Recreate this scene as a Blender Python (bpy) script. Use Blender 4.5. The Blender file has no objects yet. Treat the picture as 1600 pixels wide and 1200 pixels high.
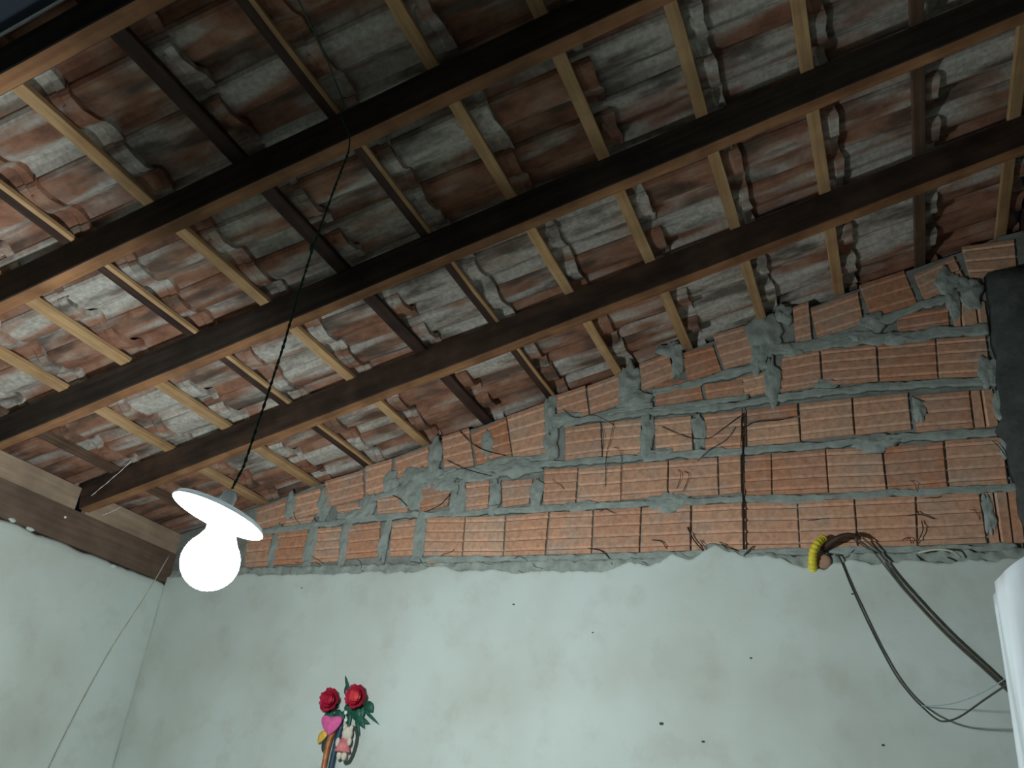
import bpy, bmesh, math, random
from mathutils import Vector, Matrix, noise
random.seed(7)
C = bpy.context.scene.collection
# ---------------------------------------------------------------- camera, world, exposure
H = 1.45                      # eye height: everything is modelled relative to the eye, then lifted by H
TH = 0.2786193                # roof pitch (16 degrees)
C0 = 2.0975                   # height of the batten underside above the eye at X = 0
D = 3.14                      # distance of the back wall
sc = bpy.context.scene
cam = bpy.data.cameras.new('camera'); camo = bpy.data.objects.new('camera', cam); C.objects.link(camo)
cam.sensor_width = 36; cam.lens = 36 * 1351.96 / 1600; cam.clip_start = .02
R = Matrix(((0.9191287, 0.0999902, 0.3810570), (0.3821661, -0.4611784, -0.8007893), (0.0956642, 0.8816555, -0.4620952)))
camo.matrix_world = Matrix.Translation((0, 0, H)) @ R.to_4x4()
sc.camera = camo
w = bpy.data.worlds.new('night'); sc.world = w; w.use_nodes = True
w.node_tree.nodes['Background'].inputs[0].default_value = (.05, .08, .14, 1)
w.node_tree.nodes['Background'].inputs[1].default_value = .03
sc.view_settings.view_transform = 'Standard'; sc.view_settings.look = 'None'
sc.view_settings.gamma = 1; sc.view_settings.use_curve_mapping = False
sc.view_settings.exposure = 0.0
BULB = 560.0                  # radiance of the lamp bulb
BULB_COL = (0.90, 1.0, 1.04)

# ---------------------------------------------------------------- materials
def nt(name, rough=.8, spec=.3):
    m = bpy.data.materials.new(name); m.use_nodes = True
    t = m.node_tree; b = t.nodes['Principled BSDF']
    b.inputs['Roughness'].default_value = rough; b.inputs['Specular IOR Level'].default_value = spec
    return m, t, b
def N(t, kind, **kw):
    n = t.nodes.new(kind)
    for k, v in kw.items():
        if k in n.inputs.keys(): n.inputs[k].default_value = v
        else: setattr(n, k, v)
    return n
def coords(t, scale, rnd=True, src='Object'):
    tc = N(t, 'ShaderNodeTexCoord'); mp = N(t, 'ShaderNodeMapping')
    t.links.new(tc.outputs[src], mp.inputs['Vector']); mp.inputs['Scale'].default_value = scale
    if rnd:
        oi = N(t, 'ShaderNodeObjectInfo'); ml = N(t, 'ShaderNodeVectorMath', operation='SCALE'); ml.inputs[0].default_value = (37, 91, 53)
        t.links.new(oi.outputs['Random'], ml.inputs['Scale']); t.links.new(ml.outputs[0], mp.inputs['Location'])
    return mp.outputs[0]
def noise_n(t, vec, scale, detail=4, rough=.55):
    n = N(t, 'ShaderNodeTexNoise', Scale=scale, Detail=detail, Roughness=rough)
    t.links.new(vec, n.inputs['Vector']); return n.outputs['Fac']
def ramp(t, fac, stops):
    r = N(t, 'ShaderNodeValToRGB'); e = r.color_ramp.elements
    while len(e) > 1: e.remove(e[0])
    e[0].position = stops[0][0]; e[0].color = (*stops[0][1], 1)
    for p, c in stops[1:]:
        x = e.new(p); x.color = (*c, 1)
    t.links.new(fac, r.inputs['Fac']); return r.outputs['Color']
def mix(t, fac, a, b, mode='MIX'):
    n = N(t, 'ShaderNodeMix', data_type='RGBA', blend_type=mode)
    for s, v in ((n.inputs[0], fac), (n.inputs[6], a), (n.inputs[7], b)):
        if isinstance(v, (int, float)): s.default_value = v
        elif isinstance(v, tuple): s.default_value = (*v, 1)
        else: t.links.new(v, s)
    return n.outputs[2]
def bump(t, b, h, dist=.003, strength=.6):
    n = N(t, 'ShaderNodeBump', Strength=strength, Distance=dist)
    t.links.new(h, n.inputs['Height']); t.links.new(n.outputs[0], b.inputs['Normal'])
def grey(v): return (v, v, v)
def wood(name, c1, c2, sc1, dirt=.3):
    m, t, b = nt(name, .75, .25)
    v = coords(t, sc1); f = noise_n(t, v, 1, 5, .6)
    col = ramp(t, f, [(.3, c1), (.7, c2)])
    v2 = coords(t, (3, 3, 3)); g = noise_n(t, v2, 2.5, 3)
    dk = ramp(t, g, [(.35, grey(1 - dirt)), (.65, grey(1))])
    col = mix(t, 1.0, col, dk, 'MULTIPLY')
    oi = N(t, 'ShaderNodeObjectInfo'); rr = N(t, 'ShaderNodeMapRange'); rr.inputs['To Min'].default_value = .8; rr.inputs['To Max'].default_value = 1.1
    t.links.new(oi.outputs['Random'], rr.inputs['Value'])
    sc_ = N(t, 'ShaderNodeVectorMath', operation='SCALE'); t.links.new(col, sc_.inputs[0]); t.links.new(rr.outputs[0], sc_.inputs['Scale'])
    t.links.new(sc_.outputs[0], b.inputs['Base Color']); bump(t, b, f, .0015)
    return m
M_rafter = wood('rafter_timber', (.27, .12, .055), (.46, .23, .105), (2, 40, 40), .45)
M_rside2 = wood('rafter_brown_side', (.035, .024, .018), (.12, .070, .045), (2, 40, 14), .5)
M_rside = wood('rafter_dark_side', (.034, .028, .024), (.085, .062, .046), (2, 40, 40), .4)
M_pale = wood('pale_batten', (.55, .31, .135), (.76, .50, .26), (60, 3, 60), .25)
M_darkb = wood('dark_batten', (.05, .028, .022), (.11, .06, .045), (60, 3, 60), .4)
M_midb = wood('brown_batten', (.15, .09, .06), (.26, .16, .10), (60, 3, 60), .4)
M_plate = wood('wall_plate_timber', (.16, .11, .08), (.26, .17, .12), (40, 2, 40), .3)
M_block = wood('blocking_board', (.36, .26, .18), (.52, .38, .26), (40, 2, 40), .25)

def tile_mat():
    m, t, b = nt('clay_tile', .85, .2)
    oi = N(t, 'ShaderNodeObjectInfo')
    v = coords(t, (2.4, 11, 4)); f = noise_n(t, v, 1, 2.5, .5)
    v3 = coords(t, (9, 11, 11)); f3 = noise_n(t, v3, 1, 6, .65)
    v4 = coords(t, (60, 60, 60)); f4 = noise_n(t, v4, 1, 3)
    clay = ramp(t, f3, [(.3, (.18, .085, .058)), (.5, (.35, .17, .105)), (.7, (.44, .28, .20))])
    dust = ramp(t, f4, [(.3, (.42, .385, .33)), (.7, (.68, .64, .56))])
    soot = ramp(t, f3, [(.3, (.06, .046, .036)), (.7, (.15, .115, .09))])
    # how dusty a tile is differs from tile to tile
    ad = N(t, 'ShaderNodeMath', operation='MULTIPLY_ADD'); ad.inputs[1].default_value = .34; ad.inputs[2].default_value = -.15
    t.links.new(oi.outputs['Random'], ad.inputs[0])
    s = N(t, 'ShaderNodeMath', operation='ADD'); t.links.new(f, s.inputs[0]); t.links.new(ad.outputs[0], s.inputs[1])
    k = ramp(t, s.outputs[0], [(.44, grey(0)), (.60, grey(1))])
    col = mix(t, k, clay, dust)
    v5 = coords(t, (2.6, 9, 5)); f5 = noise_n(t, v5, 1.3, 3)
    k2 = ramp(t, f5, [(.50, grey(0)), (.66, grey(.85))])
    col = mix(t, k2, col, soot)
    t.links.new(col, b.inputs['Base Color']); bump(t, b, f3, .002)
    return m
M_tile = tile_mat()

def brick_mat(name='fired_brick', gain=(1, 1, 1)):
    m, t, b = nt(name, .85, .2)
    oi = N(t, 'ShaderNodeObjectInfo')
    base = ramp(t, oi.outputs['Random'], [(0, (.60, .27, .145)), (.35, (.72, .40, .25)), (.7, (.64, .34, .21)), (1, (.78, .46, .29))])
    v = coords(t, (5, 5, 5), True, 'Object'); f = noise_n(t, v, 1.5, 5, .65)
    dust = ramp(t, f, [(.45, grey(0)), (.72, grey(.55))])
    col = mix(t, dust, base, (.44, .41, .34))
    v2 = coords(t, (25, 25, 25)); f2 = noise_n(t, v2, 2, 4)
    dk = ramp(t, f2, [(.3, grey(.72)), (.6, grey(1))])
    col = mix(t, 1.0, col, dk, 'MULTIPLY')
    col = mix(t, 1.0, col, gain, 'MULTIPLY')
    t.links.new(col, b.inputs['Base Color']); bump(t, b, f2, .0015)
    return m
M_brick = brick_mat(); M_groove_shade = brick_mat('shaded_groove', (.42, .38, .36)); M_groove_lit = brick_mat('lit_groove_edge', (1.22, 1.25, 1.3))  # groove shade and highlight lines are painted in as darker and lighter brick

def cement(name, c1, c2, bs=.004):
    m, t, b = nt(name, .95, .1)
    v = coords(t, (1, 1, 1), False); f = noise_n(t, v, 14, 6, .7); f2 = noise_n(t, v, 60, 5, .7)
    col = ramp(t, f, [(.3, c1), (.7, c2)])
    t.links.new(col, b.inputs['Base Color'])
    a = N(t, 'ShaderNodeMath', operation='ADD'); t.links.new(f, a.inputs[0]); t.links.new(f2, a.inputs[1])
    bump(t, b, a.outputs[0], bs, .8)
    return m
M_mortar = cement('mortar', (.24, .27, .235), (.46, .51, .46))
M_core = cement('joint_mortar', (.18, .185, .165), (.36, .38, .34))
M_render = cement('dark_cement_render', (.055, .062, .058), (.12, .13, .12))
M_floor = cement('concrete_floor', (.14, .13, .12), (.22, .21, .19))

def plaster_mat():
    m, t, b = nt('painted_plaster', .7, .25)
    v = coords(t, (1, 1, 1), False); f = noise_n(t, v, 2.1, 3, .5); f2 = noise_n(t, v, 7, 5, .6); f3 = noise_n(t, v, 160, 3)
    col = ramp(t, f, [(.33, (.56, .60, .53)), (.58, (.65, .72, .66)), (.75, (.68, .76, .715))])
    k = ramp(t, f2, [(.52, grey(0)), (.75, grey(.30))])
    col = mix(t, k, col, (.40, .37, .29))
    t.links.new(col, b.inputs['Base Color'])
    a = N(t, 'ShaderNodeMath', operation='MULTIPLY_ADD'); a.inputs[1].default_value = .03
    t.links.new(f3, a.inputs[0]); t.links.new(f2, a.inputs[2]); bump(t, b, a.outputs[0], .006, .5)
    return m
M_plaster = plaster_mat()

def plain(name, col, rough=.6, spec=.4, var=.15, scale=30, metal=0):
    m, t, b = nt(name, rough, spec); b.inputs['Metallic'].default_value = metal
    v = coords(t, (1, 1, 1)); f = noise_n(t, v, scale, 3)
    c = ramp(t, f, [(.3, tuple(x * (1 - var) for x in col)), (.7, tuple(min(1, x * (1 + var)) for x in col))])
    t.links.new(c, b.inputs['Base Color']); bump(t, b, f, .0006, .4)
    return m
M_white = plain('white_enamel', (.85, .87, .86), .35, .5, .03)
M_greencord = plain('green_cord', (.035, .10, .065), .6)
M_blackwire = plain('black_cable', (.035, .035, .032), .5)
M_greywire = plain('grey_brown_cable', (.12, .105, .08), .55)

M_palewire = plain('pale_string', (.62, .60, .48), .7)
M_yellow = plain('yellow_conduit', (.75, .62, .04), .45, .5, .1)
M_brown = plain('dark_brown_sleeve', (.05, .022, .015), .6)
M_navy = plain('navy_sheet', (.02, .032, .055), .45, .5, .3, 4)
M_hem = plain('white_edge_cord', (.85, .93, .93), .5, .4, .1)
M_web = plain('dusty_web', (.045, .033, .024), .9, .1)
M_webw = plain('shiny_web', (.95, .95, .95), .3, .6, .02)
M_rose = plain('red_petal', (.45, .018, .05), .55, .3, .3, 60)
M_rose2 = plain('coral_petal', (.68, .07, .08), .5, .3, .2, 60)
M_leaf = plain('green_leaf', (.018, .11, .07), .5, .4, .3, 50)
M_dleaf = plain('dark_grey_leaf', (.05, .07, .06), .6, .3, .2, 50)
M_pink = plain('pink_felt', (.82, .15, .38), .8, .2, .1, 80)
M_yleaf = plain('yellow_petal', (.80, .50, .08), .6, .3, .1, 50)
M_stem = plain('orange_brown_stem', (.42, .14, .035), .4, .5, .35, 60)
M_navystem = plain('dark_blue_stem', (.025, .06, .10), .5, .4)
M_cream = plain('cream_plush', (.72, .66, .54), .9, .1, .08, 90)
M_plushpink = plain('pink_plush', (.72, .24, .24), .9, .1, .25, 60)
M_bead = plain('silver_bead', (.8, .85, .82), .25, .6, .05)
M_plastic = plain('white_plastic_sheet', (.72, .78, .80), .12, .7, .05, 6)
M_steel = plain('dull_steel', (.6, .6, .58), .4, .5, .1, 30, .8)
M_hole = plain('open_duct_clay', (.40, .24, .16), .85, .2, .2)

# ---------------------------------------------------------------- helpers
def tag(o, label=None, cat=None, group=None, kind=None):
    for k, v in (('label', label), ('category', cat), ('group', group), ('kind', kind)):
        if v: o[k] = v
    return o
def empty(name, loc):
    o = bpy.data.objects.new(name, None); o.location = loc; o.empty_display_size = .05; C.objects.link(o); return o
def mesh_obj(name, verts, faces, mat, parent=None, smooth=False, mats=None, fm=None, base=None):
    vs = [Vector(v) for v in verts]
    if parent is not None: org = world_of(parent) if base is None else Vector(base)
    elif base is not None: org = Vector(base)
    else:
        org = Vector(((min(v.x for v in vs) + max(v.x for v in vs)) / 2, (min(v.y for v in vs) + max(v.y for v in vs)) / 2, min(v.z for v in vs)))
    if parent is not None and base is None:
        org = Vector(((min(v.x for v in vs) + max(v.x for v in vs)) / 2, (min(v.y for v in vs) + max(v.y for v in vs)) / 2, (min(v.z for v in vs) + max(v.z for v in vs)) / 2))
    me = bpy.data.meshes.new(name); me.from_pydata([tuple(v - org) for v in vs], [], faces); me.validate()
    for m in (mats or [mat]): me.materials.append(m)
    if fm:
        for p, i in zip(me.polygons, fm): p.material_index = i
    if smooth:
        for p in me.polygons: p.use_smooth = True
    bm = bmesh.new(); bm.from_mesh(me); bmesh.ops.recalc_face_normals(bm, faces=bm.faces); bm.to_mesh(me); bm.free()
    o = bpy.data.objects.new(name, me); C.objects.link(o)
    if parent is not None: o.parent = parent; o.location = org - world_of(parent)
    else: o.location = org
    return o
def world_of(o):
    v = Vector((0, 0, 0))
    while o is not None: v = v + o.location; o = o.parent
    return v
def box(x0, x1, y0, y1, z0, z1):
    v = [(x, y, z) for z in (z0, z1) for y in (y0, y1) for x in (x0, x1)]
    return v, [(0, 2, 3, 1), (4, 5, 7, 6), (0, 1, 5, 4), (2, 6, 7, 3), (0, 4, 6, 2), (1, 3, 7, 5)]
def tube(pts, r, n=8, smooth_pts=True, seg=6):
    P = [Vector(p) for p in pts]
    if smooth_pts and len(P) > 2:
        Q = []
        for i in range(len(P) - 1):
            a = P[max(i - 1, 0)]; b = P[i]; c = P[i + 1]; d = P[min(i + 2, len(P) - 1)]
            for k in range(seg):
                u = k / seg
                Q.append(.5 * ((2 * b) + (c - a) * u + (2 * a - 5 * b + 4 * c - d) * u * u + (3 * b - a - 3 * c + d) * u ** 3))
        Q.append(P[-1]); P = Q
    rr = r if callable(r) else (lambda u: r)
    V = []; F = []; up = None
    for i, p in enumerate(P):
        tng = (P[min(i + 1, len(P) - 1)] - P[max(i - 1, 0)]).normalized()
        if up is None:
            up = tng.cross(Vector((0, 0, 1)));
            if up.length < .1: up = tng.cross(Vector((1, 0, 0)))
        up = (up - tng * up.dot(tng)).normalized(); s = tng.cross(up)
        R_ = rr(i / (len(P) - 1))
        for k in range(n):
            a = 2 * math.pi * k / n; V.append(p + (up * math.cos(a) + s * math.sin(a)) * R_)
    for i in range(len(P) - 1):
        for k in range(n): F.append((i * n + k, i * n + (k + 1) % n, (i + 1) * n + (k + 1) % n, (i + 1) * n + k))
    F.append(tuple(range(n))[::-1]); F.append(tuple((len(P) - 1) * n + k for k in range(n)))
    return V, F
def join(*parts):
    V = []; F = []
    for v, f in parts:
        o = len(V); V += [Vector(x) for x in v]; F += [tuple(i + o for i in g) for g in f]
    return V, F
def lathe(prof, n=32, M4=None):
    V = []; F = []
    for r, z in prof:
        for k in range(n):
            a = 2 * math.pi * k / n; V.append(Vector((r * math.cos(a), r * math.sin(a), z)))
    for i in range(len(prof) - 1):
        for k in range(n): F.append((i * n + k, i * n + (k + 1) % n, (i + 1) * n + (k + 1) % n, (i + 1) * n + k))
    if M4 is not None: V = [M4 @ v for v in V]
    return V, F
def ell(c, r, n=16, m=10, M3=None, f=None):
    V = []; F = []
    for i in range(m + 1):
        ph = math.pi * i / m
        for k in range(n):
            a = 2 * math.pi * k / n; v = Vector((math.sin(ph) * math.cos(a), math.sin(ph) * math.sin(a), math.cos(ph)))
            if f: v = v * f(v)
            v = Vector((v.x * r[0], v.y * r[1], v.z * r[2]))
            if M3: v = M3 @ v
            V.append(v + Vector(c))
    for i in range(m):
        for k in range(n): F.append((i * n + k, i * n + (k + 1) % n, (i + 1) * n + (k + 1) % n, (i + 1) * n + k))
    return V, F
def roofpt(s, y, n): return Vector((s * math.cos(TH) - n * math.sin(TH), y, C0 + s * math.sin(TH) + n * math.cos(TH)))
def place_roof(o, s, y, n, parent=None, yaw=0, roll=0, tilt=0):
    o.rotation_euler = (roll, -TH + tilt, yaw); o.location = roofpt(s, y, n)
    if parent is not None: o.parent = parent; o.location = o.location - world_of(parent)
def local_mesh(name, V, F, mats, fm=None, smooth=False):
    me = bpy.data.meshes.new(name); me.from_pydata([tuple(v) for v in V], [], F)
    for m in mats: me.materials.append(m)
    bm = bmesh.new(); bm.from_mesh(me); bmesh.ops.recalc_face_normals(bm, faces=bm.faces); bm.to_mesh(me); bm.free()
    if fm:
        for p, i in zip(me.polygons, fm): p.material_index = i
    if smooth:
        for p in me.polygons: p.use_smooth = True
    return me

# ================================================================ the setting
def struct(name, v, f, mat, **k):
    o = mesh_obj(name, v, f, mat, **k); tag(o, kind='structure'); return o
ZF = -H
fl = struct('floor', *box(-3.35, 2.2, -1.6, 3.3, ZF - .1, ZF), M_floor)
ns = lambda x, y, z, s=1.0: noise.noise(Vector((x, y, z)) * s)

# back wall: mortar core up to the roof slope, bricks and mortar are its parts
def slope_z(x): return C0 + x * math.tan(TH)
pts = [(-3.35, ZF), (1.0, ZF), (1.0, slope_z(.6) - .02), (.6, slope_z(.6) - .005)]
x = .6
top = []
while x > -3.2:
    top.append((x, slope_z(x) - .012 + .012 * ns(x, 3, 0, 9))); x -= .04
top.append((-3.35, slope_z(-3.35) - .01))
poly = pts[:3] + top
n_ = len(poly)
V = [(a, D + .012, b) for a, b in poly] + [(a, D + .14, b) for a, b in poly]
F = [tuple(range(n_)), tuple(range(2 * n_ - 1, n_ - 1, -1))] + [(i, n_ + i, n_ + (i + 1) % n_, (i + 1) % n_) for i in range(n_)]
wall_back = struct('wall_back', V, F, M_core)

BRICKS= [('h', [(0.382, 2.211), (0.563, 2.214), (0.548, 2.044), (0.39, 2.066)]), ('h', [(0.2, 2.112), (0.348, 2.171), (0.376, 2.045), (0.225, 1.988)]), ('h', [(-0.004, 2.096), (0.166, 2.14), (0.199, 1.974), (0.03, 1.941)]), ('h', [(-0.195, 2.013), (-0.011, 2.063), (-0.001, 1.905), (-0.175, 1.865)]), ('h', [(-0.264, 2.03), (-0.201, 2.048), (-0.199, 1.868), (-0.261, 1.856)]), ('h', [(-0.591, 1.948), (-0.415, 1.981), (-0.426, 1.8), (-0.544, 1.773)]), ('h', [(-0.724, 1.872), (-0.592, 1.898), (-0.557, 1.771), (-0.691, 1.73)]), ('h', [(-0.906, 1.845), (-0.776, 1.882), (-0.753, 1.758), (-0.888, 1.713)]), ('h', [(-1.135, 1.765), (-0.995, 1.805), (-0.973, 1.661), (-1.113, 1.626)]), ('h', [(-1.284, 1.731), (-1.144, 1.766), (-1.118, 1.621), (-1.249, 1.59)]), ('h', [(-1.502, 1.651), (-1.329, 1.701), (-1.3, 1.456), (-1.45, 1.444)]), ('h', [(-1.674, 1.585), (-1.508, 1.646), (-1.456, 1.444), (-1.622, 1.426)]), ('h', [(-1.818, 1.578), (-1.687, 1.611), (-1.637, 1.427), (-1.783, 1.406)]), ('h', [(-2.05, 1.487), (-1.884, 1.532), (-1.856, 1.442), (-2.025, 1.385)]), ('h', [(-2.203, 1.46), (-2.064, 1.488), (-2.043, 1.336), (-2.172, 1.306)]), ('h', [(-2.409, 1.396), (-2.213, 1.441), (-2.177, 1.3), (-2.372, 1.267)]), ('h', [(-2.587, 1.332), (-2.43, 1.362), (-2.394, 1.243), (-2.556, 1.212)]), ('h', [(-2.779, 1.277), (-2.611, 1.323), (-2.572, 1.204), (-2.748, 1.169)]), ('h', [(-0.628, 1.714), (-0.474, 1.72), (-0.47, 1.649), (-0.618, 1.636)]), ('h', [(0.117, 1.934), (0.302, 1.946), (0.294, 1.861), (0.118, 1.852)]), ('h', [(-0.837, 1.737), (-0.649, 1.752), (-0.634, 1.649), (-0.824, 1.628)]), ('h', [(-0.315, 1.806), (-0.174, 1.817), (-0.175, 1.657), (-0.337, 1.646)]), ('h', [(-0.166, 1.816), (0.033, 1.815), (0.027, 1.653), (-0.168, 1.656)]), ('h', [(0.041, 1.811), (0.24, 1.809), (0.229, 1.643), (0.033, 1.65)]), ('h', [(0.246, 1.809), (0.408, 1.802), (0.401, 1.634), (0.235, 1.64)]), ('h', [(-0.499, 1.728), (-0.385, 1.744), (-0.384, 1.652), (-0.496, 1.635)]), ('h', [(-1.221, 1.57), (-1.065, 1.579), (-1.051, 1.426), (-1.21, 1.414)]), ('h', [(-1.056, 1.579), (-0.888, 1.581), (-0.889, 1.422), (-1.046, 1.423)]), ('h', [(-0.833, 1.573), (-0.681, 1.573), (-0.675, 1.423), (-0.825, 1.42)]), ('h', [(-0.629, 1.574), (-0.465, 1.578), (-0.47, 1.412), (-0.625, 1.411)]), ('h', [(-0.462, 1.518), (-0.269, 1.528), (-0.268, 1.426), (-0.46, 1.422)]), ('h', [(-0.46, 1.58), (-0.271, 1.586), (-0.271, 1.536), (-0.461, 1.53)]), ('h', [(-0.259, 1.588), (-0.073, 1.59), (-0.076, 1.441), (-0.263, 1.433)]), ('h', [(-0.067, 1.59), (0.122, 1.594), (0.119, 1.445), (-0.07, 1.438)]), ('h', [(0.142, 1.581), (0.323, 1.58), (0.318, 1.432), (0.135, 1.431)]), ('h', [(-1.303, 1.383), (-1.154, 1.382), (-1.155, 1.224), (-1.295, 1.22)]), ('h', [(-1.149, 1.378), (-0.965, 1.38), (-0.962, 1.228), (-1.147, 1.227)]), ('h', [(-0.962, 1.38), (-0.775, 1.383), (-0.776, 1.232), (-0.959, 1.228)]), ('h', [(-0.77, 1.383), (-0.58, 1.385), (-0.578, 1.231), (-0.768, 1.228)]), ('h', [(-0.573, 1.388), (-0.49, 1.387), (-0.491, 1.234), (-0.573, 1.231)]), ('h', [(-0.475, 1.383), (-0.377, 1.384), (-0.382, 1.221), (-0.48, 1.218)]), ('h', [(-0.373, 1.383), (-0.181, 1.387), (-0.182, 1.217), (-0.375, 1.218)]), ('h', [(-0.177, 1.387), (0.012, 1.382), (0.013, 1.209), (-0.177, 1.214)]), ('h', [(0.019, 1.382), (0.215, 1.386), (0.208, 1.214), (0.019, 1.211)]), ('h', [(0.223, 1.39), (0.401, 1.39), (0.393, 1.215), (0.216, 1.214)]), ('h', [(-1.496, 1.34), (-1.351, 1.343), (-1.359, 1.234), (-1.477, 1.223)]), ('h', [(-1.664, 1.341), (-1.554, 1.349), (-1.545, 1.221), (-1.649, 1.211)]), ('h', [(-1.918, 1.341), (-1.738, 1.361), (-1.74, 1.242), (-1.878, 1.219)]), ('h', [(-2.109, 1.3), (-1.939, 1.312), (-1.936, 1.222), (-2.085, 1.21)]), ('h', [(-2.323, 1.27), (-2.181, 1.282), (-2.178, 1.221), (-2.297, 1.214)]), ('h', [(-2.593, 1.214), (-2.433, 1.226), (-2.44, 1.195), (-2.584, 1.182)]), ('h', [(-2.007, 1.18), (-1.879, 1.187), (-1.865, 1.025), (-1.991, 1.023)]), ('h', [(-2.228, 1.168), (-2.067, 1.183), (-2.049, 1.024), (-2.212, 1.014)]), ('h', [(-2.411, 1.163), (-2.27, 1.17), (-2.254, 1.009), (-2.389, 1.003)]), ('h', [(-2.624, 1.152), (-2.453, 1.162), (-2.431, 1.001), (-2.599, 0.996)]), ('h', [(-2.796, 1.14), (-2.653, 1.15), (-2.631, 0.994), (-2.77, 0.99)]), ('h', [(-1.647, 0.995), (-1.553, 0.999), (-1.554, 0.955), (-1.63, 0.957)]), ('h', [(-1.81, 0.996), (-1.701, 0.996), (-1.701, 0.958), (-1.798, 0.96)]), ('h', [(-1.27, 0.997), (-1.122, 0.999), (-1.128, 0.963), (-1.262, 0.96)]), ('h', [(-0.091, 0.983), (0.16, 0.981), (0.158, 0.937), (-0.088, 0.937)]), ('h', [(0.169, 0.98), (0.404, 0.983), (0.398, 0.94), (0.17, 0.936)]), ('h', [(-1.835, 1.194), (-1.65, 1.186), (-1.642, 1.017), (-1.823, 1.022)]), ('h', [(-1.642, 1.185), (-1.462, 1.183), (-1.454, 1.012), (-1.634, 1.017)]), ('h', [(-1.454, 1.183), (-1.268, 1.191), (-1.27, 1.013), (-1.447, 1.012)]), ('h', [(-1.26, 1.191), (-1.078, 1.19), (-1.076, 1.013), (-1.262, 1.013)]), ('h', [(-1.071, 1.19), (-0.88, 1.192), (-0.883, 1.013), (-1.069, 1.013)]), ('h', [(-0.874, 1.191), (-0.684, 1.193), (-0.686, 1.013), (-0.876, 1.013)]), ('h', [(-0.677, 1.192), (-0.491, 1.193), (-0.489, 1.012), (-0.68, 1.013)]), ('h', [(-0.485, 1.193), (-0.293, 1.188), (-0.294, 1.009), (-0.483, 1.012)]), ('h', [(-0.287, 1.188), (-0.098, 1.188), (-0.1, 1.008), (-0.288, 1.009)]), ('h', [(-0.092, 1.188), (0.103, 1.189), (0.09, 1.009), (-0.094, 1.008)]), ('h', [(0.109, 1.189), (0.302, 1.19), (0.301, 1.012), (0.095, 1.009)]), ('v', [(0.329, 1.579), (0.397, 1.579), (0.396, 1.433), (0.324, 1.432)]), ('v', [(0.316, 1.952), (0.424, 1.949), (0.421, 1.823), (0.309, 1.825)]), ('v', [(0.312, 1.187), (0.383, 1.188), (0.375, 1.009), (0.312, 1.007)]), ('v', [(0.389, 1.188), (0.458, 1.188), (0.449, 1.011), (0.381, 1.009)])]
BEDS= [(0.0235, [(-2.744, 1.157), (-2.457, 1.177), (-2.183, 1.197), (-1.921, 1.209), (-1.731, 1.206), (-1.345, 1.208), (-0.883, 1.21), (-0.487, 1.206), (-0.289, 1.198), (0.044, 1.202), (0.42, 1.204)]), (0.0259, [(-1.952, 1.389), (-1.696, 1.394), (-1.452, 1.408), (-1.276, 1.407), (-1.023, 1.409), (-0.63, 1.406), (-0.482, 1.405), (-0.269, 1.407), (-0.065, 1.412), (0.273, 1.414), (0.412, 1.409)]), (0.0282, [(-1.32, 1.588), (-1.174, 1.602), (-0.867, 1.611), (-0.681, 1.602), (-0.527, 1.604), (-0.378, 1.62), (-0.139, 1.628), (0.02, 1.629), (0.216, 1.623), (0.422, 1.61)]), (0.0423, [(-0.369, 1.837), (-0.172, 1.846), (0.062, 1.837), (0.284, 1.834), (0.421, 1.825)]), (0.0282, [(-2.199, 1.271), (-2.007, 1.322), (-1.757, 1.38), (-1.515, 1.43), (-1.279, 1.443)]), (0.0235, [(-1.231, 1.583), (-1.005, 1.628), (-0.84, 1.641)]), (0.0212, [(-0.84, 1.618), (-0.629, 1.626), (-0.451, 1.636)]), (0.0306, [(-0.842, 1.701), (-0.68, 1.72), (-0.524, 1.755), (-0.371, 1.772)]), (0.0329, [(-0.22, 1.847), (-0.002, 1.893), (0.211, 1.966), (0.347, 1.991)]), (0.0235, [(-1.887, 1.006), (-1.409, 0.998), (-1.004, 0.996), (-0.633, 1.001), (-0.292, 0.999), (0.023, 0.998), (0.387, 0.992)])]
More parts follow.
